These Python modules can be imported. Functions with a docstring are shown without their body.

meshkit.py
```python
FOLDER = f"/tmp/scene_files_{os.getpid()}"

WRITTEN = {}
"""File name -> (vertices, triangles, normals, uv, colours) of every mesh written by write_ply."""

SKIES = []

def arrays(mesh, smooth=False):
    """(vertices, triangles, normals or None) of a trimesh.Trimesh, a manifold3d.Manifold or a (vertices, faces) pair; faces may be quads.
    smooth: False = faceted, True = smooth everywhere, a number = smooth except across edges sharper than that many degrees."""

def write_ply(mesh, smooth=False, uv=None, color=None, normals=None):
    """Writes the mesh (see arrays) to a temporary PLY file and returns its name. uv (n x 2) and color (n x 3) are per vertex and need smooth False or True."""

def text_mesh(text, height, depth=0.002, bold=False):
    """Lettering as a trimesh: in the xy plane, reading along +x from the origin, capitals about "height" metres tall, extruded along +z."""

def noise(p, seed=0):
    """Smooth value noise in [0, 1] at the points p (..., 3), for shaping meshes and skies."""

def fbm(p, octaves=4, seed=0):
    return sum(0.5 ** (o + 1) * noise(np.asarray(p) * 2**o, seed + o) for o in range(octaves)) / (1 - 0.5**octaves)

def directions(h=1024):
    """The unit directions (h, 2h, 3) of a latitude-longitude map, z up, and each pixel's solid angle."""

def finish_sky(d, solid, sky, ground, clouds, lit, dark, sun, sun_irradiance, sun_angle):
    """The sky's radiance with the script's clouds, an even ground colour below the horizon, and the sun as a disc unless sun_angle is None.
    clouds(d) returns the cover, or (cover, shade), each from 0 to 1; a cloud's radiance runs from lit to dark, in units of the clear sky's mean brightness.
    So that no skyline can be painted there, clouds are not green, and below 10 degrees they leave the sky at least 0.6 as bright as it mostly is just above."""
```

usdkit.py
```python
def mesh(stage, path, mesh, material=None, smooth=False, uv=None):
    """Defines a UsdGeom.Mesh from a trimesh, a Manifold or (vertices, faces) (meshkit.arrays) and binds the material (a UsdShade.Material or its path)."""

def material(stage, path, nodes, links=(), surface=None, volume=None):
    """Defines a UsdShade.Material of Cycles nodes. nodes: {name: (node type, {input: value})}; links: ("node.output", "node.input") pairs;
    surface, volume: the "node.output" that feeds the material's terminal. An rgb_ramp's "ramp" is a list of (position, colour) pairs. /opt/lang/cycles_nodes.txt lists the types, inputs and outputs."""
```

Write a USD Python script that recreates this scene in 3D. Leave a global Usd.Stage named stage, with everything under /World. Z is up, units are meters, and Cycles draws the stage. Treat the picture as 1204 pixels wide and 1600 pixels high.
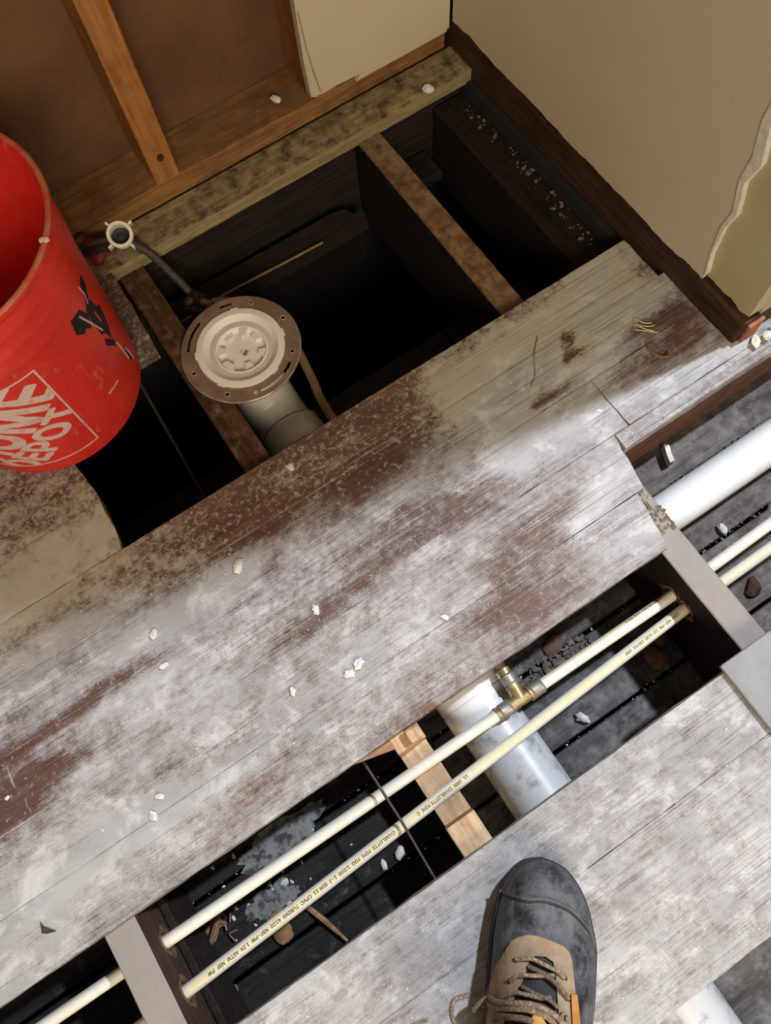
import math, random
import numpy as np, trimesh, manifold3d as mf, usdkit, meshkit
from pxr import Usd, UsdGeom, UsdLux, UsdShade, Gf, Sdf, Vt
from shapely.geometry import Polygon, box as sbox, LineString
from shapely import affinity, union_all
random.seed(7); rng = np.random.default_rng(7)
stage = Usd.Stage.CreateInMemory()
UsdGeom.SetStageUpAxis(stage, 'Z'); UsdGeom.SetStageMetersPerUnit(stage, 1.0)
stage.SetDefaultPrim(UsdGeom.Xform.Define(stage, '/World').GetPrim())
UsdGeom.Scope.Define(stage, '/World/Looks')
PI = math.pi

# ---------------------------------------------------------------- camera, lights
cam = UsdGeom.Camera.Define(stage, '/World/camera')
cam.CreateHorizontalApertureAttr(36.0); cam.CreateVerticalApertureAttr(36.0 * 1600 / 1204)
cam.CreateFocalLengthAttr(1244.956 / 1204 * 36.0); cam.CreateClippingRangeAttr(Gf.Vec2f(0.02, 50))
cam.CreateExposureAttr(0.0)
RT, DN, FW = (0.83367, -0.54972, -0.0529), (-0.53577, -0.78181, -0.31894), (0.13397, 0.29423, -0.9463)
cam.AddTransformOp().Set(Gf.Matrix4d(*RT, 0, *[-c for c in DN], 0, *[-c for c in FW], 0, 0, 0, 1.0, 1))

L = UsdLux.SphereLight.Define(stage, '/World/hall_lamp')            # cool lamp of the next room, past the end of the right wall
L.AddTranslateOp().Set((1.50, 0.13, 2.3)); L.CreateRadiusAttr(0.05)
L.CreateIntensityAttr(3500.0); L.CreateColorAttr(Gf.Vec3f(0.80, 0.88, 1.0))
L = UsdLux.RectLight.Define(stage, '/World/room_lamp')              # warm dim ceiling light of this room
L.AddTranslateOp().Set((-0.35, -1.7, 1.75)); L.AddRotateXYZOp().Set((52, 0, -8)); L.CreateWidthAttr(1.1); L.CreateHeightAttr(1.0)
L.CreateIntensityAttr(16.0); L.CreateColorAttr(Gf.Vec3f(1.0, 0.85, 0.64))
L = UsdLux.DomeLight.Define(stage, '/World/room_glow')
L.CreateIntensityAttr(0.06); L.CreateColorAttr(Gf.Vec3f(1.0, 0.86, 0.66))

# ---------------------------------------------------------------- material helpers
class Graph:
    def __init__(s): s.n, s.l = {}, []
    def __call__(s, kind, **kw):
        nm = f'n{len(s.n)}'; vals = {}
        for k, v in kw.items():
            if isinstance(v, str) and v.startswith('@'): s.l.append((v[1:], f'{nm}.{k}'))
            else: vals[k] = v
        s.n[nm] = (kind, vals); return '@' + nm
    def done(s, name, surf):
        return usdkit.material(stage, '/World/Looks/' + name, s.n, s.l, surface=surf[1:])
    def noise(s, vec, scale=(1, 1, 1), detail=4, rough=.55, loc=(0, 0, 0), dist=0.0):
        m = s('mapping', vector=vec, scale=scale, location=loc)
        return s('noise_texture', vector=m + '.vector', scale=1.0, detail=float(detail), roughness=float(rough), distortion=float(dist)) + '.fac'
    def math(s, op, a, b=0.5, c=0.0, clamp=False):
        return s('math', math_type=op, value1=a, value2=b, value3=c, use_clamp=clamp) + '.value'
    def step(s, v, a, b, lo=0.0, hi=1.0):
        return s('map_range', range_type='smoothstep', value=v, from_min=a, from_max=b, to_min=lo, to_max=hi, clamp=True) + '.result'
    def mix(s, f, a, b, mode='mix'):
        return s('mix', mix_type=mode, fac=f, color1=a, color2=b) + '.color'
    def ramp(s, f, stops): return s('rgb_ramp', fac=f, ramp=stops) + '.color'
    def bump(s, h, strength=.4, dist=.002): return s('bump', height=h, strength=strength, distance=dist) + '.normal'
    def pos(s): return s('geometry') + '.position'
    def bsdf(s, **kw): return s('principled_bsdf', **kw) + '.BSDF'

def plain(name, col, rough=.6, var=.15, scale=60, spec=.5, metallic=0.0, bump=.0, col2=None, det=4, lo=.35, hi=.65, coat=0.0):
    """A colour that wanders a little, or passes into a second colour in patches."""
    g = Graph(); p = g.pos(); n = g.noise(p, (scale,) * 3, det, .6)
    c2 = col2 or tuple(c * (1 - var) for c in col)
    c = g.mix(g.step(n, lo, hi), col, c2)
    kw = dict(base_color=c, roughness=rough, specular_ior_level=spec, metallic=metallic, coat_weight=coat)
    if bump: kw['normal'] = g.bump(g.noise(p, (scale * 4,) * 3, 5, .6), bump, .002)
    return g.done(name, g.bsdf(**kw))

def wood(name, dark, light, axis='y', dust=None, cover=0.0, rough=.75, sidedust=0.0, spots=None, seed=0.0, sides=None):
    """Sawn lumber; dust lies on faces that look up (it settles there) and a little on the sides."""
    g = Graph(); geo = g('geometry'); p = geo + '.position'
    st = {'x': (8, 110, 110), 'y': (110, 8, 110), 'z': (110, 110, 8)}[axis]; fn = {'x': (14, 500, 500), 'y': (500, 14, 500), 'z': (500, 500, 14)}[axis]
    gr = g.noise(p, st, 6, .62, (seed, seed, seed), .6); fi = g.noise(p, fn, 3, .6)
    big = g.noise(p, (18, 18, 18), 5, .6, (seed, 3, 1))
    v = g.math('multiply_add', fi, .35, g.math('multiply', gr, .65))
    c = g.mix(g.step(v, .33, .66), dark, light)
    c = g.mix(g.step(big, .45, .75, 0, .6), c, tuple(x * .55 for x in dark))
    h = v
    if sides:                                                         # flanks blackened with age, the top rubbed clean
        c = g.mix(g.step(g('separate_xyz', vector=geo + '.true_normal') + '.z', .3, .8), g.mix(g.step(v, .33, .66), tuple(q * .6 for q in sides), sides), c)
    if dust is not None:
        nz = g('separate_xyz', vector=geo + '.true_normal') + '.z'
        pn = g.noise(p, (42, 42, 42), 8, .68, (seed, 1, 5))
        up = g.step(nz, .3, .8, sidedust, cover)
        f = g.step(g.math('add', up, g.math('multiply_add', pn, 1.3, -.65)), .3, .75)
        c = g.mix(f, c, g.mix(g.noise(p, (30, 30, 30), 4, .6), dust, tuple(x * .72 for x in dust)))
    if spots:
        c = g.mix(g.step(g.noise(p, (70, 70, 70), 3, .5, (9, seed, 2)), .66, .70), c, spots)
    return g.done(name, g.bsdf(base_color=c, roughness=rough, specular_ior_level=.25, normal=g.bump(h, .5, .0015)))

def floor_material(name, warmth=0.0):
    """Old finished floor boards under plaster dust: mask.r = dust, mask.g = dried tan residue."""
    g = Graph(); p = g.pos(); m = g('attribute', attribute='mask') + '.color'
    sp = g('separate_xyz', vector=g('attribute', attribute='mask') + '.vector')
    rnd = g('object_info') + '.random'
    gr = g.noise(p, (7, 120, 120), 6, .6, (0, 0, 0), .5)
    fine = g.noise(p, (9, 620, 620), 3, .6)
    pat = g.noise(p, (26, 36, 30), 9, .7, (3, 1, 0), .35)
    pat2 = g.noise(p, (80, 95, 75), 6, .7, (1, 7, 0))
    spk = g.noise(p, (420, 420, 420), 3, .6)
    big = g.noise(p, (6, 10, 6), 4, .6, (5, 5, 0))
    wv = g.math('multiply_add', gr, .6, g.math('multiply', fine, .4))
    base = g.ramp(wv, [(.3, (.038, .016, .011)), (.5, (.100, .040, .023)), (.7, (.180, .078, .046))])
    base = g.mix(g.step(pat2, .55, .75, 0, .5), base, (.24, .088, .040))
    base = g.mix(g.step(rnd, .2, 1.0, 0, .25), base, (.035, .022, .02))
    # tan residue
    tv = g.math('add', sp + '.y', g.math('multiply_add', pat, 1.3, -.65))
    tv = g.math('add', tv, g.math('multiply_add', pat2, .5, -.25))
    tan = g.mix(g.step(big, .35, .65), (.47, .425, .335), (.39, .345, .26))
    tan = g.mix(g.step(spk, .62, .7, 0, .5), tan, (.10, .07, .045))
    fl = g.noise(p, (150, 170, 150), 5, .65, (8, 8, 0), .8)
    base = g.mix(g.step(g.math('multiply_add', sp + '.y', .25, fl), .60, .70, 0, .62), base, tan)
    c = g.mix(g.step(tv, .34, .78, 0, .92), base, tan)
    # dust
    d = g.math('add', sp + '.x', g.math('multiply_add', pat, 1.1, -.55))
    d = g.math('add', d, g.math('multiply_add', fine, .8, -.4))
    d = g.math('add', d, g.math('multiply_add', pat2, .9, -.45))
    d = g.math('add', d, g.math('multiply_add', spk, .5, -.25))
    dc = g.mix(g.step(big, .3, .7), (.31, .305, .305), (.44, .435, .437))
    cl = g.noise(p, (17, 24, 17), 7, .68, (2, 9, 0), .5)
    dc = g.mix(g.step(cl, .48, .66, 0, .75), dc, (.60, .595, .60))
    dc = g.mix(g.step(spk, .66, .74, 0, .7), dc, (.78, .77, .76))
    f = g.step(d, .08, .94, .05, .97)
    c = g.mix(f, c, dc)
    br = g.noise(p, (4.5, 400, 400), 3, .55, (7, 2, 0), .3)
    bm = g.step(g.math('add', g.noise(p, (9, 30, 9), 3, .5, (3, 8, 0)), g.math('multiply', g('separate_xyz', vector=p) + '.x', .35)), .44, .70)
    c = g.mix(g.math('multiply', g.step(br, .57, .66, 0, .32), bm), c, (.58, .565, .56))
    c = g.mix(g.math('multiply', g.step(br, .43, .34, 0, .50), bm), c, (.075, .055, .052))
    sc = g.noise(p, (60, 14, 60), 4, .6, (6, 6, 0), 1.2)
    c = g.mix(g.step(sc, .68, .74, 0, .30), c, (.66, .65, .64))
    # thin bright scratches and dark cracks that follow the grain
    cr = g.noise(p, (5, 330, 330), 2, .5, (2, 4, 0))
    c = g.mix(g.step(cr, .70, .76, 0, .55), c, (.035, .025, .022))
    h = g.math('multiply_add', fine, .5, g.math('multiply', pat2, .5))
    ro = g.step(f, 0, 1, .5, .9)
    return g.done(name, g.bsdf(base_color=c, roughness=ro, specular_ior_level=.3, normal=g.bump(h, .35, .0012)))

FLOOR = floor_material('old_floor')
M = {}
M['strip'] = wood('dirty_pale_wood', (.22, .155, .075), (.38, .29, .155), 'x', (.035, .024, .017), .45, sidedust=.2)
M['orange'] = wood('orange_stud_wood', (.26, .10, .028), (.44, .185, .052), 'z')
M['plate'] = wood('bottom_plate_wood', (.17, .075, .028), (.33, .16, .055), 'x', (.15, .10, .055), .40)
M['rotten'] = wood('rotten_brown_wood', (.020, .010, .007), (.085, .038, .022), 'y', (.17, .12, .075), .10, sidedust=.03)
M['ledger'] = wood('black_ledger_wood', (.006, .004, .003), (.020, .012, .009), 'y', (.09, .07, .05), .10, sidedust=-.3)
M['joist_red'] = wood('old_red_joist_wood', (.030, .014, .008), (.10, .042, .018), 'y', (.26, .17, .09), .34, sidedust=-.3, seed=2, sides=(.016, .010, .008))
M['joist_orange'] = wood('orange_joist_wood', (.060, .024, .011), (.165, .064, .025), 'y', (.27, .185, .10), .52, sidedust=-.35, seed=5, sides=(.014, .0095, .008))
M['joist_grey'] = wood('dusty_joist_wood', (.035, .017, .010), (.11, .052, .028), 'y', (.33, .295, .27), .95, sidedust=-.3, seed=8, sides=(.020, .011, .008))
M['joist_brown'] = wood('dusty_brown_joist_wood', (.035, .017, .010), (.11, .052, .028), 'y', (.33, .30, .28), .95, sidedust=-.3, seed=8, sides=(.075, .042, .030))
M['joist_raw'] = wood('raw_notched_wood', (.42, .25, .13), (.68, .50, .32), 'y', (.50, .42, .34), .25, seed=1)
M['header'] = wood('red_brown_header', (.060, .022, .011), (.17, .066, .030), 'x', (.45, .40, .36), .35, sidedust=-.3)
M['board'] = wood('black_board', (.008, .007, .007), (.030, .026, .026), 'x', (.23, .22, .215), .22, sidedust=-.2, spots=None)
M['board_mid'] = wood('dusty_dark_board', (.040, .037, .036), (.115, .107, .104), 'x', (.24, .235, .23), .42, sidedust=-.2)
M['board_grey'] = wood('grey_board', (.06, .047, .040), (.17, .14, .12), 'x', (.28, .245, .22), .42, sidedust=-.2)
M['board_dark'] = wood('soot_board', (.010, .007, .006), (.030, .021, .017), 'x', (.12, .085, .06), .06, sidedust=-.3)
M['raw'] = plain('torn_raw_wood', (.24, .105, .048), .8, .6, 120)
M['splinter'] = wood('splinter_wood', (.22, .11, .06), (.42, .25, .15), 'x')
M['soil'] = plain('dark_soil', (.010, .008, .007), 1.0, .5, 30)
M['paint'] = plain('cream_wall_paint', (.58, .49, .345), .7, .05, 6, spec=.3, bump=.08)
M['paint_old'] = plain('old_green_cream_paint', (.46, .40, .22), .75, .12, 14, spec=.3, bump=.12, col2=(.44, .36, .21))
M['gypsum'] = plain('broken_gypsum', (.72, .66, .54), .9, .2, 90, bump=.4)
M['backing'] = plain('brown_back_paper', (.165, .082, .040), .85, .25, 7, col2=(.12, .055, .026), spec=.2)
M['pvc'] = plain('white_pvc', (.74, .74, .75), .32, .04, 20)
M['pvc_dusty'] = plain('dusty_white_pvc', (.55, .55, .56), .36, .3, 42, col2=(.27, .27, .27), det=7, lo=.50, hi=.72)
M['pvc_ivory'] = plain('ivory_pvc', (.66, .61, .53), .4, .08, 30)
M['cap'] = plain('cap_plastic', (.82, .79, .75), .5, .04, 30)
M['cpvc'] = plain('cream_cpvc', (.74, .705, .62), .42, .06, 25)
M['yellow'] = plain('yellow_print', (.74, .63, .26), .5, .3, 120, col2=(.72, .65, .42))
M['ink'] = plain('olive_ink', (.035, .030, .014), .6, .2, 100)
M['black'] = plain('black_ink', (.008, .006, .006), .6, .2, 60)
M['brass'] = plain('dull_brass', (.42, .325, .175), .45, .3, 90, metallic=.65)
M['crimp'] = plain('dull_crimp_steel', (.36, .33, .29), .48, .25, 120, metallic=.6)
M['steel'] = plain('stained_steel', (.40, .31, .245), .34, .35, 40, metallic=.55, col2=(.30, .215, .16))
M['steel_edge'] = plain('bright_steel_edge', (.62, .52, .43), .30, .3, 40, metallic=.6)
M['dirt'] = plain('dirt_line', (.10, .08, .06), .8, .3, 80)
M['iron'] = plain('dark_iron', (.055, .045, .04), .55, .4, 90)
M['red'] = None
M['print'] = plain('faded_white_print', (.62, .46, .42), .55, .2, 70, col2=(.50, .27, .23), lo=.5, hi=.7)
M['hose'] = plain('dark_braid', (.075, .060, .045), .5, .6, 260, bump=.5)
M['dirtmetal'] = plain('dirty_valve', (.06, .045, .035), .35, .6, 150, metallic=.5, bump=.5)
M['nut'] = plain('white_nut_plastic', (.72, .68, .58), .45, .08, 60)
M['rubber'] = None
M['plaster'] = plain('plaster_chip_white', (.74, .71, .66), .9, .2, 150)
M['loose'] = plain('grey_loose_board', (.27, .27, .265), .7, .15, 22, bump=.1)
M['crumb'] = plain('tan_grey_crumb', (.25, .19, .14), .9, .5, 200, col2=(.13, .085, .055))
M['copper'] = plain('brown_tube', (.26, .17, .10), .5, .2, 40)
M['cable'] = plain('dark_cable', (.05, .045, .04), .5, .2, 40)
def red_plastic():
    g = Graph(); p = g.pos()
    a = g.noise(p, (14, 14, 10), 7, .72, (1, 2, 3), .6); b = g.noise(p, (90, 90, 40), 6, .7, (4, 0, 0), 1.0)
    c = g.mix(g.step(a, .35, .65), (.68, .040, .024), (.58, .026, .018))
    c = g.mix(g.step(g.math('add', a, g.math('multiply_add', b, .8, -.4)), .60, .78, 0, .45), c, (.62, .25, .20))
    return g.done('red_plastic', g.bsdf(base_color=c, roughness=.42, specular_ior_level=.4))
M['red'] = red_plastic()

# ---------------------------------------------------------------- object helpers
used = set()
def path(name, parent=None):
    base = (str(parent.GetPath()) if parent else '/World') + '/'
    n, k = name, 0
    while base + n in used: k += 1; n = f'{name}_{k:03d}'
    used.add(base + n); return base + n
def setd(o, label=None, cat=None, group=None, kind=None):
    for k, v in (('label', label), ('category', cat), ('group', group), ('kind', kind)):
        if v: o.SetCustomDataByKey(k, v)
    return o
def obj(name, mesh, mat, parent=None, smooth=35, mask=None, **d):
    m = usdkit.mesh(stage, path(name, parent), mesh, mat, smooth=smooth)
    if mask is not None:
        pts = np.array(m.GetPointsAttr().Get())
        UsdGeom.PrimvarsAPI(m).CreatePrimvar('mask', Sdf.ValueTypeNames.Color3fArray, 'vertex').Set(Vt.Vec3fArray.FromNumpy(mask(pts).astype(np.float32)))
    return setd(m.GetPrim(), **d)
def thing(name, label=None, cat=None, group=None, kind=None, loc=None):
    x = UsdGeom.Xform.Define(stage, path(name))
    if loc is not None: x.AddTranslateOp().Set(Gf.Vec3d(*map(float, loc)))
    return setd(x.GetPrim(), label, cat, group, kind)
cat = trimesh.util.concatenate
def fbm(p, s, seed=0, o=4): return meshkit.fbm(np.asarray(p) * s, o, seed) - .5

def frames(p):
    p = np.asarray(p, float); t = np.gradient(p, axis=0); t /= np.linalg.norm(t, axis=1, keepdims=True)
    a = np.cross(t[0], [0, 0, 1.0]); a = a if np.linalg.norm(a) > .1 else np.cross(t[0], [1.0, 0, 0]); a /= np.linalg.norm(a)
    A, B = [], []
    for i in range(len(p)):
        a = a - t[i] * np.dot(a, t[i]); a /= np.linalg.norm(a); A.append(a.copy()); B.append(np.cross(t[i], a))
    return p, t, np.array(A), np.array(B)
def tube(p, r, sides=20, cap=True, inner=None):
    """A swept round bar; with inner (a radius) it is an open pipe with a wall."""
    p, t, A, B = frames(p); r = np.broadcast_to(r, (len(p),)).astype(float)
    an = np.arange(sides) * 2 * PI / sides; C, S = np.cos(an), np.sin(an)
    ring = lambda q, rr, i: q + rr * (C[:, None] * A[i] + S[:, None] * B[i])
    rows = [ring(p[i], r[i], i) for i in range(len(p))]
    if inner is not None:
        rows += [ring(p[i], inner, i) for i in range(len(p) - 1, -1, -1)]; rows.append(rows[0])
    v = np.vstack(rows); n = len(rows); f = []
    for i in range(n - 1):
        for j in range(sides):
            k = (j + 1) % sides; f += [[i * sides + j, i * sides + k, (i + 1) * sides + k], [i * sides + j, (i + 1) * sides + k, (i + 1) * sides + j]]
    if cap and inner is None:
        v = np.vstack([v, p[0], p[-1]]); a, b = len(v) - 2, len(v) - 1
        for j in range(sides):
            k = (j + 1) % sides; f += [[a, k, j], [b, (n - 1) * sides + j, (n - 1) * sides + k]]
    m = trimesh.Trimesh(v, f, process=False); m.fix_normals() if False else None
    return m
def bez(pts, n=24):
    """A smooth curve through the points (Catmull-Rom)."""
    p = np.asarray(pts, float); p = np.vstack([2 * p[0] - p[1], p, 2 * p[-1] - p[-2]]); out = []
    for i in range(1, len(p) - 2):
        for t in np.linspace(0, 1, n, endpoint=False):
            a, b, c, d = p[i - 1:i + 3]
            out.append(.5 * ((2 * b) + (-a + c) * t + (2 * a - 5 * b + 4 * c - d) * t ** 2 + (-a + 3 * b - 3 * c + d) * t ** 3))
    return np.array(out + [p[-2]])
def lathe(prof, sides=64, axis=None):
    """prof: (r, z) pairs, revolved about z."""
    m = trimesh.creation.revolve(np.asarray(prof, float), sections=sides)
    return m
def solid(x0, x1, y0, y1, z0, z1, ch=.0015, cuts=(), edge=.02, jit=.0008, seed=0):
    """A chamfered sawn piece; cuts are Manifolds taken away; the surface is a little uneven."""
    c = ch; P = []
    for sx in (0, 1):
        for sy in (0, 1):
            for sz in (0, 1):
                X, Y, Z = (x0, x1)[sx], (y0, y1)[sy], (z0, z1)[sz]; ux, uy, uz = (c, -c)[sx], (c, -c)[sy], (c, -c)[sz]
                P += [(X, Y + uy, Z + uz), (X + ux, Y, Z + uz), (X + ux, Y + uy, Z)]
    m = mf.Manifold.hull_points(np.array(P, float))
    for k in cuts: m = m - k
    if edge: m = m.refine_to_length(edge)
    q = m.to_mesh(); v, f = np.array(q.vert_properties[:, :3], float), np.array(q.tri_verts)
    if jit: v = v + np.stack([fbm(v, 30, seed + k, 3) for k in range(3)], 1) * 2 * jit
    return v, f
def cyl(a, b, r, n=24):
    """A Manifold cylinder from a to b."""
    a, b = np.asarray(a, float), np.asarray(b, float); d = b - a; h = np.linalg.norm(d); d /= h
    u = np.cross(d, [0, 0, 1.0]); u = u / np.linalg.norm(u) if np.linalg.norm(u) > .1 else np.array([1.0, 0, 0]); w = np.cross(d, u)
    an = np.arange(n) * 2 * PI / n; R = r * (np.cos(an)[:, None] * u + np.sin(an)[:, None] * w)
    return mf.Manifold.hull_points(np.vstack([a + R, b + R]))
def mbox(x0, x1, y0, y1, z0, z1):
    return mf.Manifold.hull_points(np.array([(x, y, z) for x in (x0, x1) for y in (y0, y1) for z in (z0, z1)], float))
def prism(poly, h0, h1, plane='xy'):
    """A polygon extruded along its normal: plane xy (along z), yz (along x), xz (along y)."""
    m = trimesh.creation.extrude_polygon(poly, h1 - h0, engine='earcut'); v = np.array(m.vertices); v[:, 2] += h0
    if plane == 'yz': v = v[:, [2, 0, 1]]
    if plane == 'xz': v = np.stack([v[:, 0], v[:, 2], v[:, 1]], 1); m.invert()
    return trimesh.Trimesh(v, m.faces, process=False)
def lump(c, r, seed, flat=.6, jag=.45, sub=1):
    m = trimesh.creation.icosphere(subdivisions=sub, radius=1.0); v = np.array(m.vertices)
    v *= (1 + jag * 2 * fbm(v * 1.3 + seed * 7.3, 1.6, seed, 2))[:, None]
    a = seed * 2.399; v = v * [1.25, .8, flat]; ca, sa = math.cos(a), math.sin(a)
    v[:, :2] = v[:, :2] @ np.array([[ca, sa], [-sa, ca]])
    return trimesh.Trimesh(v * r + np.asarray(c), m.faces, process=False)

# ---------------------------------------------------------------- the floor
BLOBS = np.array([(-0.323,0.419,0.14,0.035,0.25,0.1),(-0.263,0.408,0.1,0.03,0.2,0),(-0.128,0.358,0.1,0.03,0.3,0),(-0.063,0.355,0.07,0.025,0.25,0),(0.056,0.370,0.05,0.02,0.2,0),(-0.187,0.337,0.12,0.03,0.2,0),(-0.246,0.280,0.1,0.03,0.2,0),(-0.162,0.214,0.1,0.03,0.15,0),(-0.338,0.240,0.05,0.02,0.2,0),(-0.452,0.146,0.15,0.04,0.25,0.2),(-0.331,0.149,0.12,0.03,0.25,0.15),(-0.256,0.160,0.1,0.02,0.2,0.1),(-0.128,0.146,0.12,0.03,0.12,0),(-0.002,0.154,0.1,0.03,0.1,0),(0.427,0.271,0.08,0.025,0.3,0),(0.322,0.275,0.05,0.025,0.35,0),(0.422,0.184,0.05,0.03,0.3,0.05),(0.394,0.096,0.05,0.03,0.3,0.1),(0.367,0.167,0.05,0.02,0.25,0.15),(0.582,0.245,0.1,0.02,0.35,0),(0.082,0.165,0.1,0.03,0.1,0),(-0.527,0.092,0.1,0.05,0.25,0),(-0.041,0.229,0.05,0.02,0.1,0),(-0.397,0.262,0.08,0.022,-0.75,0),(-0.450,0.261,0.06,0.03,-0.7,0),(-0.327,0.315,0.1,0.01,-0.5,0),(-0.244,0.317,0.1,0.008,-0.4,0),(-0.428,0.309,0.05,0.012,-0.5,0),(0.287,0.158,0.035,0.028,-0.35,0),(0.236,0.172,0.03,0.025,-0.35,0),(0.320,0.188,0.06,0.008,-0.3,0),(0.334,0.179,0.03,0.01,-0.25,0),(0.227,0.118,0.06,0.025,-0.35,0),(0.225,0.089,0.05,0.02,-0.3,0),(0.172,0.125,0.06,0.015,-0.2,0),(0.073,0.067,0.05,0.012,-0.35,0),(0.021,0.074,0.04,0.012,-0.2,0),(-0.030,0.231,0.05,0.008,-0.5,0),(0.035,0.242,0.1,0.01,-0.25,0),(0.102,0.253,0.12,0.012,-0.3,0),(0.196,0.274,0.12,0.02,-0.25,0),(0.126,0.290,0.1,0.015,-0.2,0),(0.273,0.265,0.06,0.015,-0.3,0),(0.238,0.245,0.08,0.01,-0.3,0),(-0.009,0.329,0.03,0.012,-0.3,0),(0.025,0.402,0.1,0.02,-0.35,0),(0.132,0.362,0.08,0.02,-0.3,0),(-0.022,0.390,0.05,0.02,-0.35,0),(0.070,0.427,0.06,0.02,-0.15,0.1),(-0.163,0.382,0.04,0.018,-0.3,0),(-0.237,0.462,0.04,0.02,-0.3,0),(-0.236,0.603,0.1,0.03,-0.35,0),(-0.184,0.568,0.06,0.02,-0.25,0),(-0.386,0.127,0.05,0.004,-0.2,0),(-0.205,0.170,0.06,0.012,-0.25,0),(-0.178,0.108,0.05,0.015,-0.25,0),(-0.248,0.190,0.04,0.01,-0.2,0),(0.167,0.417,0.14,0.05,-0.25,0),(0.252,0.417,0.1,0.035,-0.2,0),(0.109,0.423,0.08,0.03,-0.1,0.15),(0.310,0.424,0.05,0.03,-0.05,0.15),(0.472,0.359,0.12,0.06,0.3,0.75),(0.376,0.378,0.08,0.05,0.3,0.7),(0.608,0.417,0.07,0.05,0.3,0.75),(0.370,0.311,0.06,0.03,0.2,0.6),(0.338,0.356,0.04,0.05,0.25,0.6),(0.548,0.356,0.08,0.03,0.2,0.6),(0.498,0.385,0.014,0.012,-1.3,-1.4),(0.486,0.360,0.026,0.012,-1.2,-1.3),(0.418,0.324,0.04,0.010,-1.1,-1.2),(0.43,0.345,0.006,0.005,-1,-1),(0.515,0.352,0.02,0.005,-.9,-.9),(0.56,0.365,0.008,0.005,-.9,-.9),(0.584,0.330,0.06,0.015,-0.35,-0.4),(0.648,0.323,0.05,0.02,-0.5,-0.5),(0.552,0.291,0.06,0.02,-0.3,-0.3),(0.635,0.282,0.06,0.02,-0.4,-0.4),(0.538,0.460,0.015,0.008,-0.3,-0.2),(0.659,0.407,0.03,0.02,-0.4,-0.5),(-0.301,0.506,0.1,0.05,0.0,0.22),(-0.198,0.500,0.03,0.03,0.1,0.3),(-0.334,0.476,0.1,0.03,0.15,0.25),(-0.385,0.344,0.02,0.01,-0.2,0.2)])
def floor_mask(p):
    x, y = p[:, 0], p[:, 1]
    warp = fbm(np.stack([x, y, x * 0], 1), 14, 3) ; x = x + .05 * warp; y = y + .02 * fbm(np.stack([y, x, x * 0], 1), 16, 9)
    sm = lambda a, b, t: np.clip((t - a) / (b - a), 0, 1) ** 2 * (3 - 2 * np.clip((t - a) / (b - a), 0, 1))
    up = sm(.325, .40, y - .06 * sm(.05, .30, -x)); d = np.where(y < 0, .74, .60) - .42 * up; t = .08 + up * (.17 + .22 * sm(.24, .32, x) + .22 * sm(.02, .14, -x))
    for bx, by, rx, ry, dd, dt in BLOBS:
        w = np.exp(-(((x - bx) / rx) ** 2 + ((y - by) / ry) ** 2)); d = d + dd * w; t = t + dt * w
    return np.stack([np.clip(d, 0, 1), np.clip(t, 0, 1), x * 0], 1)
floor = thing('floor', kind='structure')
PT = .021
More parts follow.
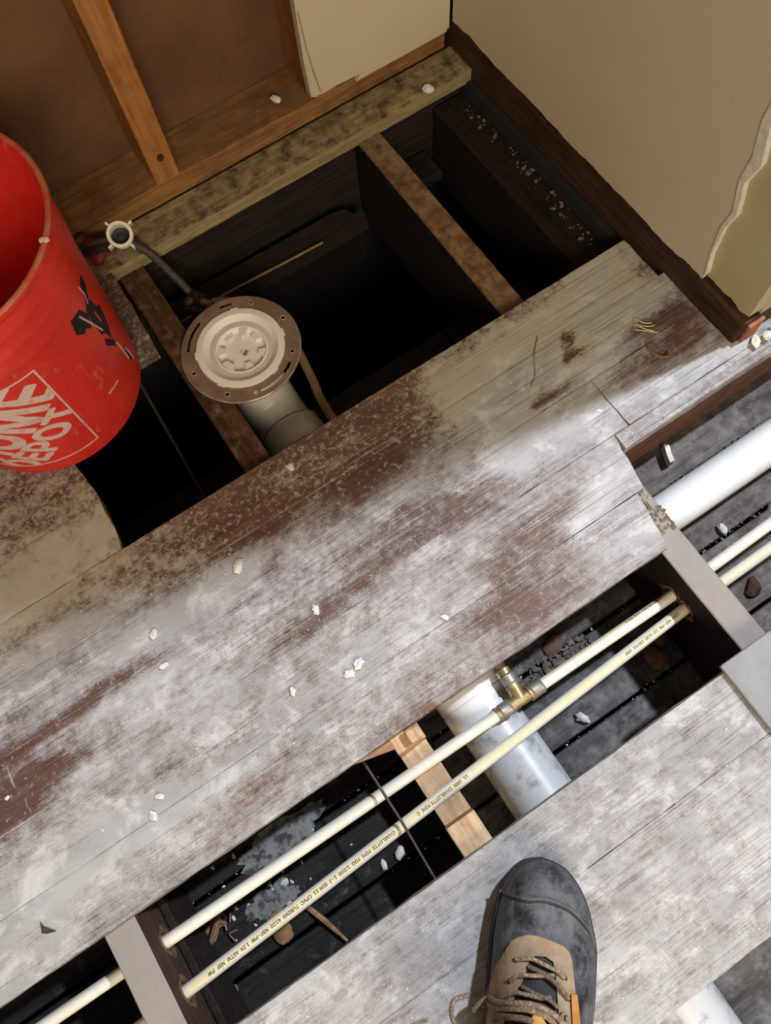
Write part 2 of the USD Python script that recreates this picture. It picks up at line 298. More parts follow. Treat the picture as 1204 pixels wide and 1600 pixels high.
def plank(y0, y1, xa, xb, seed, z=0.0, gap=.0003, mat=FLOOR, th=PT):
    """One board along x between y0 and y1; xa, xb: its ends, numbers or functions of y."""
    fa = xa if callable(xa) else (lambda y: xa); fb = xb if callable(xb) else (lambda y: xb)
    y0, y1 = y0 + gap, y1 - gap; c = .0006; ny = 8
    ys = np.linspace(y0 + c, y1 - c, ny)
    prof = [(y0, z - th), (y0, z - c)] + [(y, z) for y in ys] + [(y1, z - c), (y1, z - th)]
    prof = np.array(prof); n = max(6, int((fb((y0 + y1) / 2) - fa((y0 + y1) / 2)) / .012)); k = len(prof)
    s = np.linspace(0, 1, n); V = []
    for t in s:
        V.append(np.stack([[fa(y) * (1 - t) + fb(y) * t for y in prof[:, 0]], prof[:, 0], prof[:, 1]], 1))
    V = np.vstack(V); top = np.tile(np.arange(k), n); inner = (top > 0) & (top < k - 1)
    q = V * [1, 1, 0]
    V[:, 2] += np.where(inner, .0006 * fbm(q, 40, seed, 3) + .0014 * fbm(q, 6, seed + 1, 2), 0)
    side = (top <= 1) | (top >= k - 2)
    V[:, 1] += np.where(side,   .0020 * fbm(V * [1, 0, 1], 45, seed + 5, 3), 0)
    ends = (np.repeat(np.arange(n), k) == 0) | (np.repeat(np.arange(n), k) == n - 1)
    V[:, 0] += np.where(ends, .004 * fbm(V, 120, seed + 9, 3), 0)
    F = []
    for i in range(n - 1):
        for j in range(k):
            jj = (j + 1) % k; F += [[i * k + j, (i + 1) * k + j, (i + 1) * k + jj], [i * k + j, (i + 1) * k + jj, i * k + jj]]
    for j in range(1, k - 1): F += [[0, j, j + 1], [(n - 1) * k, (n - 1) * k + j + 1, (n - 1) * k + j]]
    m = trimesh.Trimesh(V, np.array(F)[:, ::-1], process=False)
    if m.volume < 0: m.invert()
    return obj('plank', m, mat, floor, smooth=40, mask=floor_mask)
cv = lambda y: float(np.interp(y, [.466, .497, .526, .558, .60, .63, .665, .70], [-.177, -.170, -.172, -.169, -.173, -.180, -.19, -.20]))
rem = lambda y: float(np.interp(y, [.70, .707, .784, .80, .863], [.003, .005, .008, .009, .010]))
rows = [(.389, .466, -.95, lambda y: .664 + .5 * (.466 - y) * .5), (.311, .389, -.95, .684),
        (.228, .311, -.95, .481), (.228, .311, .4825, .90), (.146, .2045, -.95, .450), (.2045, .228, -.95, .90)]
plank(.389, .466, -1.5, .664, 1); plank(.311, .389, -1.5, lambda y: .676 + .05 * (.389 - y), 2)
plank(.228, .311, -1.5, .4812, 3); plank(.228, .311, .4826, 1.7, 4)
# the board that was cut off at the joist and leaves a thin ripped strip beside it
plank(.146, .228, -1.5, lambda y: float(np.interp(y, [.146, .200, .2285], [.441, .451, .456])), 5)
plank(.204, .228, .458, 1.7, 6, z=-.0008)
plank(.066, .146, -1.5, lambda y: float(np.interp(y, [.066, .146], [.415, .429])), 7)
for i, (a, b) in enumerate([(.466, .544), (.544, .623), (.623, .704)]): plank(a, b, -1.5, cv, 10 + i)
plank(.704, .784, -1.5, rem, 14); plank(.784, .863, -1.5, rem, 15)
plank(-.177, -.093, -1.5, 1.7, 20); plank(-.272, -.177, -1.5, 1.7, 21); plank(-.340, -.272, -1.5, 1.7, 22)
pk = plank(.864, .926, -1.5, .6735, 25, mat=M['strip'], th=.024)
setd(pk, label='pale dirty floor board remnant running under the back wall')

for i, (a, b) in enumerate([(.2285, .311), (.311, .389), (.389, .466), (.466, .544), (.544, .623), (.623, .704), (.704, .784), (.784, .863), (.863, .945), (.945, 1.025)]):
    if i: plank(a, b, .772, 1.7, 40 + i)                             # the next room's floor beyond the right wall
for i, (a, b) in enumerate([(-.70, -.62), (-.78, -.70), (-.86, -.78), (-.94, -.86), (-1.02, -.94)]): plank(a, b, -1.5, 1.7, 60 + i)
for y, a, b in [(.389, -.9, .43), (.311, -.9, .38), (.228, -.9, .30), (.146, -.9, .30), (-.177, -.9, .095), (-.177, .222, .88), (-.272, -.9, .88), (.544, -.9, -.28), (.623, -.9, -.24)]:
    obj('seam_dust', solid(a, b, y - .0022, y + .0022, -.012, -.0006, .0002, edge=.012, jit=.0004, seed=int(y * 99)), FLOOR, floor, smooth=False, mask=lambda p: np.tile([.62, .2, 0], (len(p), 1)))
# ---------------------------------------------------------------- below the floor
low = thing('floor_lower', kind='structure')
for i, (a, b) in enumerate([(-1.02, -.88), (-.88, -.75), (-.75, -.62), (-.62, -.50), (-.50, -.395), (-.395, -.285), (-.285, -.178), (-.178, -.068), (-.068, .045), (.045, .155), (.155, .262), (.262, .375), (.375, .485), (.485, .60)]):
    for (x0, x1, mt) in ((-1.5, .02, M['board']), (.024, .432, M['board_mid']), (.436, 1.7, M['board_grey'])):
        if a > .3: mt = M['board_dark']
        z = -.205 + .003 * math.sin(i * 5.1 + x0 * 9)
        obj('board', solid(x0, x1, a + .003, b - .003, z - .02, z, .002, edge=.05, jit=.0012, seed=i), mt, low)
obj('crawlspace_ground', solid(-1.6, 1.8, -1.1, 1.4, -.95, -.90, .001, edge=.2, jit=.01), M['soil'], low)

PIPE1 = [(-1.40, .0317, -.066), (-.75, .0262, -.071), (-.375, .023, -.074), (.412, .016, -.088), (1.68, .0400, -.088)]
PIPE2 = [(-1.40, -.075, -.040), (-.62, -.046, -.054), (-.375, -.037, -.061), (.412, -.008, -.084), (1.68, -.0020, -.086)]
def at_x(P, x):
    P = np.array(P); return np.array([np.interp(x, P[:, 0], P[:, k]) for k in range(3)])
VZ, VY = -.150, .118
def joist(name, x0, x1, y0, y1, mat, label, pipes=(), z1=-.0215, z0=-.203, extra=(), seed=0, notch=None):
    t = thing(name, label, 'joist'); cuts = list(extra); rims = []
    for P in pipes:
        a, b = at_x(P, x0 - .02), at_x(P, x1 + .02); d = (b - a) / np.linalg.norm(b - a)
        cuts.append(cyl(a, b, .0118))
    obj('beam', solid(x0, x1, y0, y1, z0, z1, .0015, cuts, .03, .0008, seed), mat, t)
    for P in pipes:                                                   # raw wood torn out around each bored hole
        for x, s in ((x0, -1), (x1, 1)):
            c = at_x(P, x); an = np.linspace(0, 2 * PI, 25)[:-1]
            ro = .0155 + .006 * (fbm(np.stack([np.cos(an), np.sin(an), an * 0 + c[1] * 50], 1), 1.5, seed + 3)) * 2
            ro = ro * np.where(np.sin(an) < -.2, 1.35, 1)
            pg = Polygon(np.stack([c[1] + ro * np.cos(an), c[2] + ro * np.sin(an)], 1), [np.stack([c[1] + .0119 * np.cos(an), c[2] + .0119 * np.sin(an)], 1)])
            h = (x - .0012, x + .0006) if s < 0 else (x - .0006, x + .0012)
            obj('bored_hole_rim', prism(pg, *h, 'yz'), M['raw'], t)
    return t
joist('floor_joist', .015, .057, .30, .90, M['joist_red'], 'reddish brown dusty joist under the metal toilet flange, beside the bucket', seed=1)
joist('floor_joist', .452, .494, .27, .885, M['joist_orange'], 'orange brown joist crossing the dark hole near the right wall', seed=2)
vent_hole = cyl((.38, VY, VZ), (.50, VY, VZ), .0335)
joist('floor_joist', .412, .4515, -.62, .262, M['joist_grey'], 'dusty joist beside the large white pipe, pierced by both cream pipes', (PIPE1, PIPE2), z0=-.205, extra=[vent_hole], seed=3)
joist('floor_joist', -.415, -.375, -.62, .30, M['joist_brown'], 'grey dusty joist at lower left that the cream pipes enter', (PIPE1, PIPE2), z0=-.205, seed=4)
nt = [mbox(-.05, .05, -.052, .046, -.055, 0), mbox(-.05, .05, -.06, -.052, -.048, 0)]
joist('floor_joist', -.0155, .0250, -.62, .28, M['joist_raw'], 'pale freshly notched joist in the middle of the open bay beside the white drain', extra=[mbox(-.05, .05, -.056, .046, -.094, 0)], z1=-.0215, seed=6)
obj('ledger_strip', solid(-.3745, -.364, -.50, .30, -.203, -.103, .002, edge=.04), M['board_dark'], label='black nailing strip along the lower left joist', cat='board')
obj('header_beam', solid(.455, 1.69, .206, .245, -.125, -.0235, .002, edge=.03), M['header'], label='red brown header beam under the ripped floor strip at right', cat='beam')
obj('rim_joist', solid(-1.5, .664, .878, .92, -.203, -.026, .002, edge=.05), M['board_dark'], label='blackened rim joist below the back wall', cat='beam')
obj('wall_ledger', solid(.605, .664, .475, .874, -.20, -.045, .003, edge=.03, jit=.002), M['ledger'], label='dark crumbling ledger along the right wall inside the hole', cat='beam')
obj('board_stub', solid(.50, .585, .815, .872, -.145, -.125, .002, edge=.03), M['board_dark'], label='short dark board end right of the orange joist in the hole', cat='board')
tb = Polygon([(.06, .805), (.425, .808), (.430, .835), (.412, .832), (.405, .850), (.38, .856), (.06, .862)])
obj('torn_board', prism(tb, -.15, -.128), M['board_dark'], label='dark torn board below the back wall in the hole', cat='board')

# ---------------------------------------------------------------- back wall
wb = thing('wall_back', kind='structure')
obj('bottom_plate', solid(-1.5, .664, .9265, 1.012, .0015, .037, .0015, edge=.03), M['plate'], wb)
KN = lambda x, z, r: prism(Polygon([(x + r * .8 * math.cos(t), z + r * math.sin(t)) for t in np.linspace(0, 6.1, 18)]), .9255, .9263, 'xz')
obj('knot', KN(.159, .083, .0068), M['rotten'], wb, label='dark knot near the foot of the stud'); obj('nail_head', KN(.158, .060, .0025), M['crimp'], wb)
def stud(x0, x1): return solid(x0, x1, .9262, 1.012, .0375, 1.3, .0015, edge=.05)
obj('stud', stud(.138, .177), M['orange'], wb); obj('stud', stud(-.275, -.236), M['orange'], wb); obj('stud', stud(-.69, -.651), M['orange'], wb); obj('stud', stud(-1.1, -1.061), M['orange'], wb); obj('stud', stud(.420, .458), M['orange'], wb)
obj('back_panel', solid(-1.5, .664, 1.0125, 1.025, .0015, 1.3, .001, edge=0), M['backing'], wb)
ed = [(.4045, 1.3), (.4055, .22), (.4045, .120), (.4065, .060)]
bt = [(x, .056 - .008 * (x - .41) / .25 + .004 * fbm(np.array([[x, 0, 0]]), 60, 4)[0]) for x in np.linspace(.412, .662, 40)]
dw = Polygon(ed + bt + [(.6625, 1.3)])
obj('drywall_panel', prism(dw, .9125, .9258, 'xz'), M['paint'], wb)
lp_ = [(x, .0495 + .0025 * fbm(np.array([[x, 2, 0]]), 70, 3)[0]) for x in np.linspace(.50, .662, 24)]
obj('paper_lip', prism(Polygon([(.49, .0375), (.662, .0375)] + lp_[::-1]), .9185, .9258, 'xz'), M['paint'], wb, label='pale torn strip left below the drywall')
crack = LineString([(.4085, .2), (.412, .14), (.417, .10), (.4235, .060)]).buffer(.0006)
obj('drywall_crack', prism(crack, .9118, .9124, 'xz'), M['copper'], wb, label='hairline crack near the drywall edge')

# ---------------------------------------------------------------- right wall
wr = thing('wall_right', kind='structure')
obj('bottom_plate', solid(.674, .768, .2445, 1.012, -.02, .050, .003, edge=.02, jit=.003, seed=3), M['rotten'], wr)
ys = np.linspace(.327, .911, 90)
rag = [(y, .0595 + .006 * fbm(np.array([[y, 1, 0]]), 45, 2)[0] + .010 * max(0, fbm(np.array([[y, 5, 0]]), 14, 6)[0])) for y in ys]
brk = [(.327, .075), (.334, .11), (.338, .16), (.333, .19), (.345, .235), (.343, .27), (.353, .315), (.352, .345), (.362, .42), (.372, .5), (.38, 1.3)]
pg = Polygon(brk[::-1] + rag + [(.911, 1.3)])
obj('drywall_panel', prism(pg, .6665, .6735, 'yz'), M['paint'], wr)
lip = [(y - .0015 - (.010 + .012 * abs(fbm(np.array([[z, 2, 0]]), 30, 8)[0]) * 2) * min(1, max(.08, (z - .10) / .22)), z) for y, z in brk]
obj('torn_drywall_edge', prism(Polygon(brk + lip[::-1]).buffer(0), .6655, .6738, 'yz'), M['gypsum'], wr, label='pale torn edge of the broken wall board')
ys = np.linspace(.2455, .36, 24); rg2 = [(y, .066 + .010 * fbm(np.array([[y, 3, 0]]), 50, 2)[0]) for y in ys]
obj('old_wall_layer', prism(Polygon(rg2 + [(.905, .10), (.905, 1.3), (.2445, 1.3)]), .6739, .700, 'yz'), M['paint_old'], wr)
obj('wall_core', solid(.7005, .768, .2445, 1.012, .0515, 1.3, .001, edge=0), M['paint_old'], wr)
obj('foundation', solid(.6645, .769, .246, 1.012, -.90, -.0205, .001, edge=0), M['soil'], wr)
obj('foundation', solid(-1.55, .768, .9265, 1.02, -.90, -.001, .001, edge=0), M['soil'], wb)
fn = thing('crawlspace_wall', kind='structure')
obj('foundation', solid(-1.55, -1.51, -1.04, .92, -.90, -.022, .001, edge=0), M['soil'], fn); obj('foundation', solid(-1.505, 1.75, -1.06, -1.03, -.90, -.022, .001, edge=0), M['soil'], fn)
obj('foundation', solid(1.71, 1.75, -1.025, .30, -.90, -.022, .001, edge=0), M['soil'], fn); obj('foundation', solid(.805, 1.705, .25, .30, -.90, -.022, .001, edge=0), M['soil'], fn)

# ---------------------------------------------------------------- mapping flat shapes on round things
def text_poly(text, h, bold=False):
    m = meshkit.text_mesh(text, h, .002, bold); v, f = np.array(m.vertices), np.array(m.faces)
    top = f[(v[f][:, :, 2] > .001).all(1)]
    return union_all([Polygon(v[t][:, :2]).buffer(1e-6) for t in top])
def polys(g): return [p for p in getattr(g, 'geoms', [g]) if getattr(p, 'area', 0) > 1e-9 and p.geom_type == 'Polygon']
def wrap(g, fn, th, size=.01):
    """Extrudes a flat shape to thickness th and bends it: fn(a, b, h) gives points."""
    ms = [trimesh.creation.extrude_polygon(p, th, engine='earcut') for p in polys(g)]
    m = cat(ms); v, f = trimesh.remesh.subdivide_to_size(m.vertices, m.faces, size, max_iter=14)
    return trimesh.Trimesh(fn(v[:, 0], v[:, 1], v[:, 2]), f, process=False)

# ---------------------------------------------------------------- water pipes in the bay
def pipe_part(P, xa, xb, r=.0079, **k):
    xs = [xa] + [q[0] for q in P if xa < q[0] < xb] + [xb]
    return tube([at_x(P, x) for x in xs], r, 28, inner=r - .0017)
PR = .0079
def on_pipe(P, r):
    """(a, b, h): a = x along the pipe, b = distance round it from the crest, towards -y."""
    def fn(a, b, h):
        Q = np.array(P); c = np.stack([a, np.interp(a, Q[:, 0], Q[:, 1]), np.interp(a, Q[:, 0], Q[:, 2])], 1); t = b / r
        return c + np.stack([a * 0, -(r + h) * np.sin(t), (r + h) * np.cos(t)], 1)
    return fn
def print_text(P, words, x_start, h, parent, b0, name='printed_text'):
    """Lettering that reads towards -x with its feet towards +y, as on the photograph's pipe."""
    x = x_start; out = []
    for w in words:
        g = text_poly(w, h, True); x0, _, x1, _ = g.bounds
        g = affinity.translate(affinity.scale(g, -1, 1, origin=(0, 0)), x, 0)
        out.append(affinity.translate(g, 0, b0)); x -= (x1 - x0) + h * .9
    obj(name, wrap(union_all(out), on_pipe(P, PR), .00035, .006), M['ink'], parent, smooth=False, label='small dark lettering')
    return x
TX = .158
p1 = thing('water_pipe', 'plain cream water pipe running from the lower left joist to the brass tee', 'pipe')
obj('pipe', pipe_part(PIPE1, -1.40, TX - .020), M['cpvc'], p1)
p2 = thing('water_pipe', 'cream water pipe with a yellow print from the brass tee to the right joist', 'pipe')
obj('pipe', pipe_part(PIPE1, TX + .022, 1.68), M['cpvc'], p2)
st = sbox(TX + .05, -.0066, .40, -.0040)
obj('stripe', wrap(st, on_pipe(PIPE1, PR), .0001, .006), M['yellow'], p2, smooth=False, label='yellow printed stripe')
print_text(PIPE1, ['FLOWGUARD GOLD', '1/2 IN', 'SDR 11'], .395, .0026, p2, -.0066)
p3 = thing('water_pipe', 'longer cream water pipe with a yellow stripe and dark lettering, nearer the boot', 'pipe')
obj('pipe', pipe_part(PIPE2, -1.40, 1.68), M['cpvc'], p3)
obj('stripe', wrap(sbox(-.40, -.0024, .60, .0024), on_pipe(PIPE2, PR), .00008, .006), M['yellow'], p3, smooth=False, label='yellow printed stripe')
print_text(PIPE2, ['1008', 'NSF-PW', '1/2', '4120', '100 PSI', '180F'], .398, .0034, p3, -.0017)
x = print_text(PIPE2, ['UL', 'DRN', 'CHARLOTTE PIPE', 'C'], .043, .0040, p3, -.0020)
print_text(PIPE2, ['CHARLOTTE', 'PIPE', 'FGG', '1/200', '1-2', 'SDR 11', 'CPVC', 'TUBING', '4120', 'NSF-PW', '1 IN', 'ASTM', 'NSF', 'PW'], -.070, .0041, p3, -.0020)
# brass tee with crimp rings
te = thing('brass_tee', 'brass tee fitting with crimp rings joining the cream water pipes over the white drain', 'pipe fitting')
A, B = at_x(PIPE1, TX - .024), at_x(PIPE1, TX + .026); C = at_x(PIPE1, TX)
obj('tee_body', cat([tube([at_x(PIPE1, TX - .014), at_x(PIPE1, TX + .014)], .0088, 28), tube([C, C + (.001, .022, .001)], .0088, 28), tube([at_x(PIPE1, TX + .012), at_x(PIPE1, TX + .0155)], .0112, 28), tube([at_x(PIPE1, TX - .0165), at_x(PIPE1, TX - .0135)], .0104, 28), tube([C + (0, .0185, .001), C + (0, .0215, .001)], .0105, 28)]), M['brass'], te)
crimp = lambda a, b: cat([tube([a + (b - a) * t for t in (0, .12, .2, .8, .88, 1)], [.0098, .0112, .0105, .0105, .0112, .0098], 28)])
obj('crimp_ring', crimp(at_x(PIPE1, TX - .0335), at_x(PIPE1, TX - .0165)), M['crimp'], te)
obj('crimp_ring', crimp(at_x(PIPE1, TX + .0155), at_x(PIPE1, TX + .0345)), M['crimp'], te)
obj('crimp_ring', crimp(C + (.001, .0215, .001), C + (.0015, .037, .001)), M['crimp'], te)
obj('collar', tube([at_x(PIPE1, TX - .039), at_x(PIPE1, TX - .0335)], .0092, 24), M['brass'], te); obj('collar', tube([C + (.0015, .037, .001), C + (.002, .045, .001)], .009, 24), M['brass'], te)
br = thing('branch_pipe', 'thin brown branch tube rising beside the toilet flange from under the planks', 'pipe')
obj('pipe', tube(bez([C + (.002, .0455, .001), (.168, .20, -.083), (.172, .51, -.098), (.182, .59, -.099), (.190, .66, -.099), (.178, .735, -.085), (.140, .757, -.060), (.1145, .764, -.050)], 12), .0070, 18), M['copper'], br)

# drain, flange
DX, DZ = .113, -.1445
dr = thing('toilet_drain', 'white plastic toilet drain with a round metal flange, running under the planks', 'drain pipe')
FX, FY = .108, .645
def y_tube(ya, yb, r, inner, x=DX): return tube([(x, ya, DZ), (x, yb, DZ)], r, 56, inner=inner)
lower = y_tube(-.62, .024, .0455, .040)
obj('pipe', lower, M['pvc_dusty'], dr)
obj('coupling', cat([y_tube(.019, .0545, .0520, .0456), y_tube(.0545, .0585, .0508, .0456), y_tube(.0585, .17, .0520, .0456)]), M['pvc'], dr)
obj('pipe', y_tube(.17, .50, .0455, .040, DX), M['pvc_ivory'], dr)
elb = bez([(FX, FY, -.018), (FX, FY, -.075), (FX, FY - .012, -.108), (FX + .001, FY - .042, -.137), (FX + .002, FY - .085, DZ), (DX - .001, .52, DZ)], 10)
obj('elbow', tube(elb, .0455, 56, inner=.040), M['pvc_ivory'], dr, label='ivory plastic elbow below the flange')
obj('coupling', cat([tube([(DX - .002, .556, DZ), (DX - .002, .552, DZ), (DX, .516, DZ), (DX, .513, DZ)], [.0462, .0500, .0500, .0488], 56, inner=.0456), y_tube(.513, .47, .0505, .0456)]), M['pvc_ivory'], dr, label='ivory coupling collar')
for yy, rr_ in ((.5562, .0463), (.5100, .0500)):
    d_ = trimesh.creation.torus(rr_, .0009, 72, 8); d_.apply_transform(trimesh.transformations.rotation_matrix(PI / 2, (1, 0, 0))); d_.apply_translation((DX - .0015 * (yy > .53), yy, DZ)); obj('dirt_line', d_, M['dirt'], dr)
# metal ring: pressed sheet with holes, slots and a rolled edge
RO, RI = .0872, .0640
ring2 = mf.CrossSection.circle(RO, 128) - mf.CrossSection.circle(RI, 128)
holes = [(48.6, .0775), (5.8, .0772), (-38.8, .0765), (-135, .0765), (178, .0772), (-104, .0765)]
for a, r in holes: ring2 = ring2 - mf.CrossSection.circle(.0026, 20).translate((r * math.cos(math.radians(a)), r * math.sin(math.radians(a))))
def arc(r, w, a0, a1):
    an = np.radians(np.linspace(a0, a1, 24)); return mf.CrossSection([np.vstack([np.stack([(r + w) * np.cos(an), (r + w) * np.sin(an)], 1), np.stack([(r - w) * np.cos(an[::-1]), (r - w) * np.sin(an[::-1])], 1)])])
for a0, a1 in ((112, 150), (70, 84), (-98, -52)): ring2 = ring2 - arc(.0775, .0022, a0, a1)
plate_m = mf.Manifold.extrude(ring2, .0022).translate((FX, FY, -.0140))
q = plate_m.to_mesh()
obj('flange_ring', trimesh.Trimesh(np.array(q.vert_properties[:, :3]), np.array(q.tri_verts), process=False), M['steel'], dr, label='stained round metal flange ring with bolt holes')
edge = trimesh.creation.torus(.0872, .0017, 96, 12); edge.apply_translation((FX, FY, -.0140))
obj('rolled_edge', edge, M['steel_edge'], dr)
edge2 = trimesh.creation.torus(.0858, .0016, 96, 12); edge2.apply_translation((FX, FY, -.0180)); obj('rolled_edge', edge2, M['steel_edge'], dr)
for a, r in holes:
    t_ = trimesh.creation.torus(.0034, .0010, 20, 8); t_.apply_translation((FX + r * math.cos(math.radians(a)), FY + r * math.sin(math.radians(a)), -.0120)); obj('hole_lip', t_, M['steel_edge'], dr)
hub_p = lathe([(.0455, -.055), (.0470, -.030), (.060, -.022), (.0695, -.0205), (.0695, -.0165), (.060, -.0150), (.040, -.0150), (.040, -.055), (.0455, -.055)], 96); hub_p.apply_translation((FX, FY, 0))
obj('flange_body', hub_p, M['pvc_ivory'], dr)
# cap: shallow bowl with a knock-out disc and tabs
capm = lathe([(0, -.0225), (.0330, -.0225), (.0345, -.0175), (.0375, -.0145), (.0395, -.0150), (.0440, -.0165), (.050, -.0135), (.0555, -.0085), (.0595, -.0085), (.0650, -.0092), (.0652, -.0118), (.056, -.0135), (.050, -.018), (.040, -.026), (0, -.027)], 96)
capm.apply_translation((FX, FY, 0)); cp = obj('flange_cap', capm, M['cap'], dr, label='white plastic knock-out cap closing the flange')
for k, (a, w, l) in enumerate([(15, 15, .010), (55, 10, .013), (100, 16, .009), (150, 13, .012), (205, 18, .009), (262, 14, .013), (318, 12, .010)]):
    an = np.radians(np.linspace(a - w, a + w, 10))
    pg = Polygon(np.vstack([np.stack([.0355 * np.cos(an), .0355 * np.sin(an)], 1), np.stack([(.0355 - l) * np.cos(an[::-1] * .7 + math.radians(a) * .3), (.0355 - l) * np.sin(an[::-1] * .7 + math.radians(a) * .3)], 1)]))
    m = prism(pg, -.0224, -.0165 + .002 * math.sin(k * 2.1)); m.apply_translation((FX, FY, 0)); obj('tab', m, M['cap'], cp)
for a in (68, 158, 215, -12, -70):
    an = np.radians(np.linspace(a - 5, a + 5, 6)); pg = Polygon(np.vstack([np.stack([.0672 * np.cos(an), .0672 * np.sin(an)], 1), np.stack([.0645 * np.cos(an[::-1]), .0645 * np.sin(an[::-1])], 1)]))
    m = prism(pg, -.0118, -.0092); m.apply_translation((FX, FY, 0)); obj('rim_tab', m, M['cap'], cp)
sk = thing('barcode_sticker', 'small round clear sticker with a barcode in the middle of the flange cap', 'sticker', loc=(FX + .001, FY - .002, -.0223))
obj('sticker', cat([lathe([(0, 0), (.0125, 0), (.0125, .0002), (0, .0002)], 40), lathe([(.0108, .0002), (.0113, .0002), (.0113, .0004), (.0108, .0004), (.0108, .0002)], 40)]), M['cap'], sk)
rot = math.radians(33)
bars = [trimesh.creation.box((w, .0062, .0002)) for w in (.0009, .0004, .0012, .0005, .0008, .0004, .0011)]; x = -.0045
for b, w in zip(bars, (.0009, .0004, .0012, .0005, .0008, .0004, .0011)): b.apply_translation((x + w / 2, -.0035, .0003)); x += w + .0006
tx = cat([meshkit.text_mesh(t, .0012, .0002) for t in ('TEST CAP',)]); tx.apply_translation((-.004, .0022, .0002))
bc = cat(bars + [tx, trimesh.creation.box((.008, .0003, .0002), transform=trimesh.transformations.translation_matrix((0, .0048, .0003)))])
bc.apply_transform(trimesh.transformations.rotation_matrix(rot, (0, 0, 1))); obj('barcode', bc, M['black'], sk, smooth=False)

vp = thing('vent_pipe', 'large glossy white pipe at the right edge entering the dusty joist', 'pipe')
obj('pipe', tube([(.425, VY, VZ), (1.68, VY, VZ)], .0310, 56, inner=.027), M['pvc'], vp)
obj('hanger_rod', tube([(-.0575, .075, -.050), (-.0560, -.02, -.049), (-.0585, -.105, -.048)], .0018, 12), M['iron'], label='thin black iron rod lying across the two cream pipes', cat='rod')

# ---------------------------------------------------------------- bucket
BX, BY, BH = -.152, .740, .337
bk = thing('bucket', 'bright red plastic bucket with a white square logo beside the floor hole', 'bucket', loc=(BX, BY, .0012))
prof_o = [(0, .004), (.118, .004), (.122, 0), (.129, 0), (.1330, .005), (.1385, .10), (.1445, .235), (.1452, .245), (.1466, .249), (.1470, .255), (.1468, .259), (.1474, .272), (.1485, .276), (.1486, .281), (.1478, .285), (.1482, .296), (.1494, .300), (.1495, .305), (.1488, .309), (.1490, .322), (.1526, .325), (.1545, .329), (.1545, .335), (.1525, .337), (.1495, .337), (.1478, .334)]
prof_i = [(.1440, .30), (.1335, .10), (.1305, .012), (.126, .008), (0, .008)]
obj('body', lathe(prof_o + prof_i, 128), M['red'], bk)
rm = trimesh.creation.torus(.1512, .0034, 128, 14); rm.apply_scale((1, 1, .75)); rm.apply_translation((0, 0, .3352)); obj('rim', rm, plain('worn_red_rim', (.50, .06, .03), .5, .4, 50, col2=(.42, .16, .08)), bk, label='worn paler rim edge')
fl = Polygon([(.0, .0), (.006, .001), (.007, .008), (.003, .012), (.001, .009)])
brad = lambda z: np.interp(z, [.005, .10, .235], [.1330, .1385, .1445])
def on_bucket(a, b, h):
    """a = distance round the bucket from angle -78 degrees, b = height."""
    r = brad(b) + h; t = np.radians(-78.0) + a / .139
    return np.stack([r * np.cos(t), r * np.sin(t), b], 1)
LS = .200; frame = sbox(-LS, .033, 0, .033 + LS)
obj('logo_frame', wrap(frame.difference(frame.buffer(-.0026, join_style=2)), on_bucket, .0004, .012), M['print'], bk, smooth=False, label='thin white square logo outline')
def logo_line(text, h, length, cx, cy):
    g = text_poly(text, h, True); x0, y0, x1, y1 = g.bounds
    g = affinity.scale(affinity.translate(g, -(x0 + x1) / 2, -(y0 + y1) / 2), length / (x1 - x0), h / (y1 - y0), origin=(0, 0))
    slits = [LineString([(x, -h), (x + h * .25, h)]).buffer(.0007) for x in np.linspace(-length / 2 + h * .3, length / 2 - h * .3, 2 * len(text.replace(' ', '')))]
    g = g.difference(union_all(slits))
    g = affinity.rotate(affinity.skew(g.buffer(.0012), -11, origin=(0, 0)), 43, origin=(0, 0))
    g = affinity.translate(g, -LS + cx * LS, .033 + cy * LS)
    return g.intersection(frame.buffer(-.003, join_style=2))
lg = union_all([logo_line('THE', .034, .070, .26, .66), logo_line('HOME', .076, .205, .56, .56), logo_line('DEPOT', .044, .160, .70, .27)])
obj('logo_lettering', wrap(lg, on_bucket, .0004, .010), M['print'], bk, smooth=False, label='faded white stencil lettering')
blk = [Polygon([(.112, .240), (.124, .240), (.122, .225), (.110, .212), (.096, .200), (.088, .204), (.098, .214), (.107, .226)]), Polygon([(.066, .235), (.086, .228), (.094, .205), (.086, .188), (.078, .200), (.072, .198), (.062, .212)]),
       Polygon([(.092, .196), (.100, .214), (.112, .208), (.116, .186), (.124, .178), (.118, .150), (.108, .128), (.102, .150), (.094, .160)]).difference(Polygon([(.104, .19), (.108, .192), (.110, .166), (.106, .164)])),
       Polygon([(.094, .150), (.110, .122), (.106, .112), (.090, .140)]), Polygon([(.118, .075), (.128, .080), (.130, .045), (.120, .050)])]
for p in blk: obj('black_mark', wrap(p.buffer(0), on_bucket, .0003, .010), M['black'], bk, smooth=False, label='black printed mark')
for sc in (LineString([(.080, .222), (.100, .160)]).buffer(.0012), LineString([(.103, .26), (.108, .225), (.104, .212)]).buffer(.0009), LineString([(.05, .085), (.072, .080)]).buffer(.0013), LineString([(.112, .110), (.118, .06)]).buffer(.0016), LineString([(.125, .075), (.131, .04)]).buffer(.0022)): obj('scratch', wrap(sc, on_bucket, .0005, .01), M['print'], bk, smooth=False, label='whitish scratch')
t = np.radians(-45); lab = lump((.1515 * math.cos(np.radians(-38)), .1515 * math.sin(np.radians(-38)), .3372), .0045, 5, .15); obj('glue_spot', lab, M['yellow'], bk, label='yellow glue spot on the rim')
obj('plastic_scrap', cat([lump((.012, .898, .012), .020, 3, .8), lump((.000, .905, .03), .012, 9, 1.4)]), plain('dull_red_scrap', (.20, .018, .02), .5, .5, 60), label='dark red plastic scrap behind the bucket near the wall', cat='scrap')

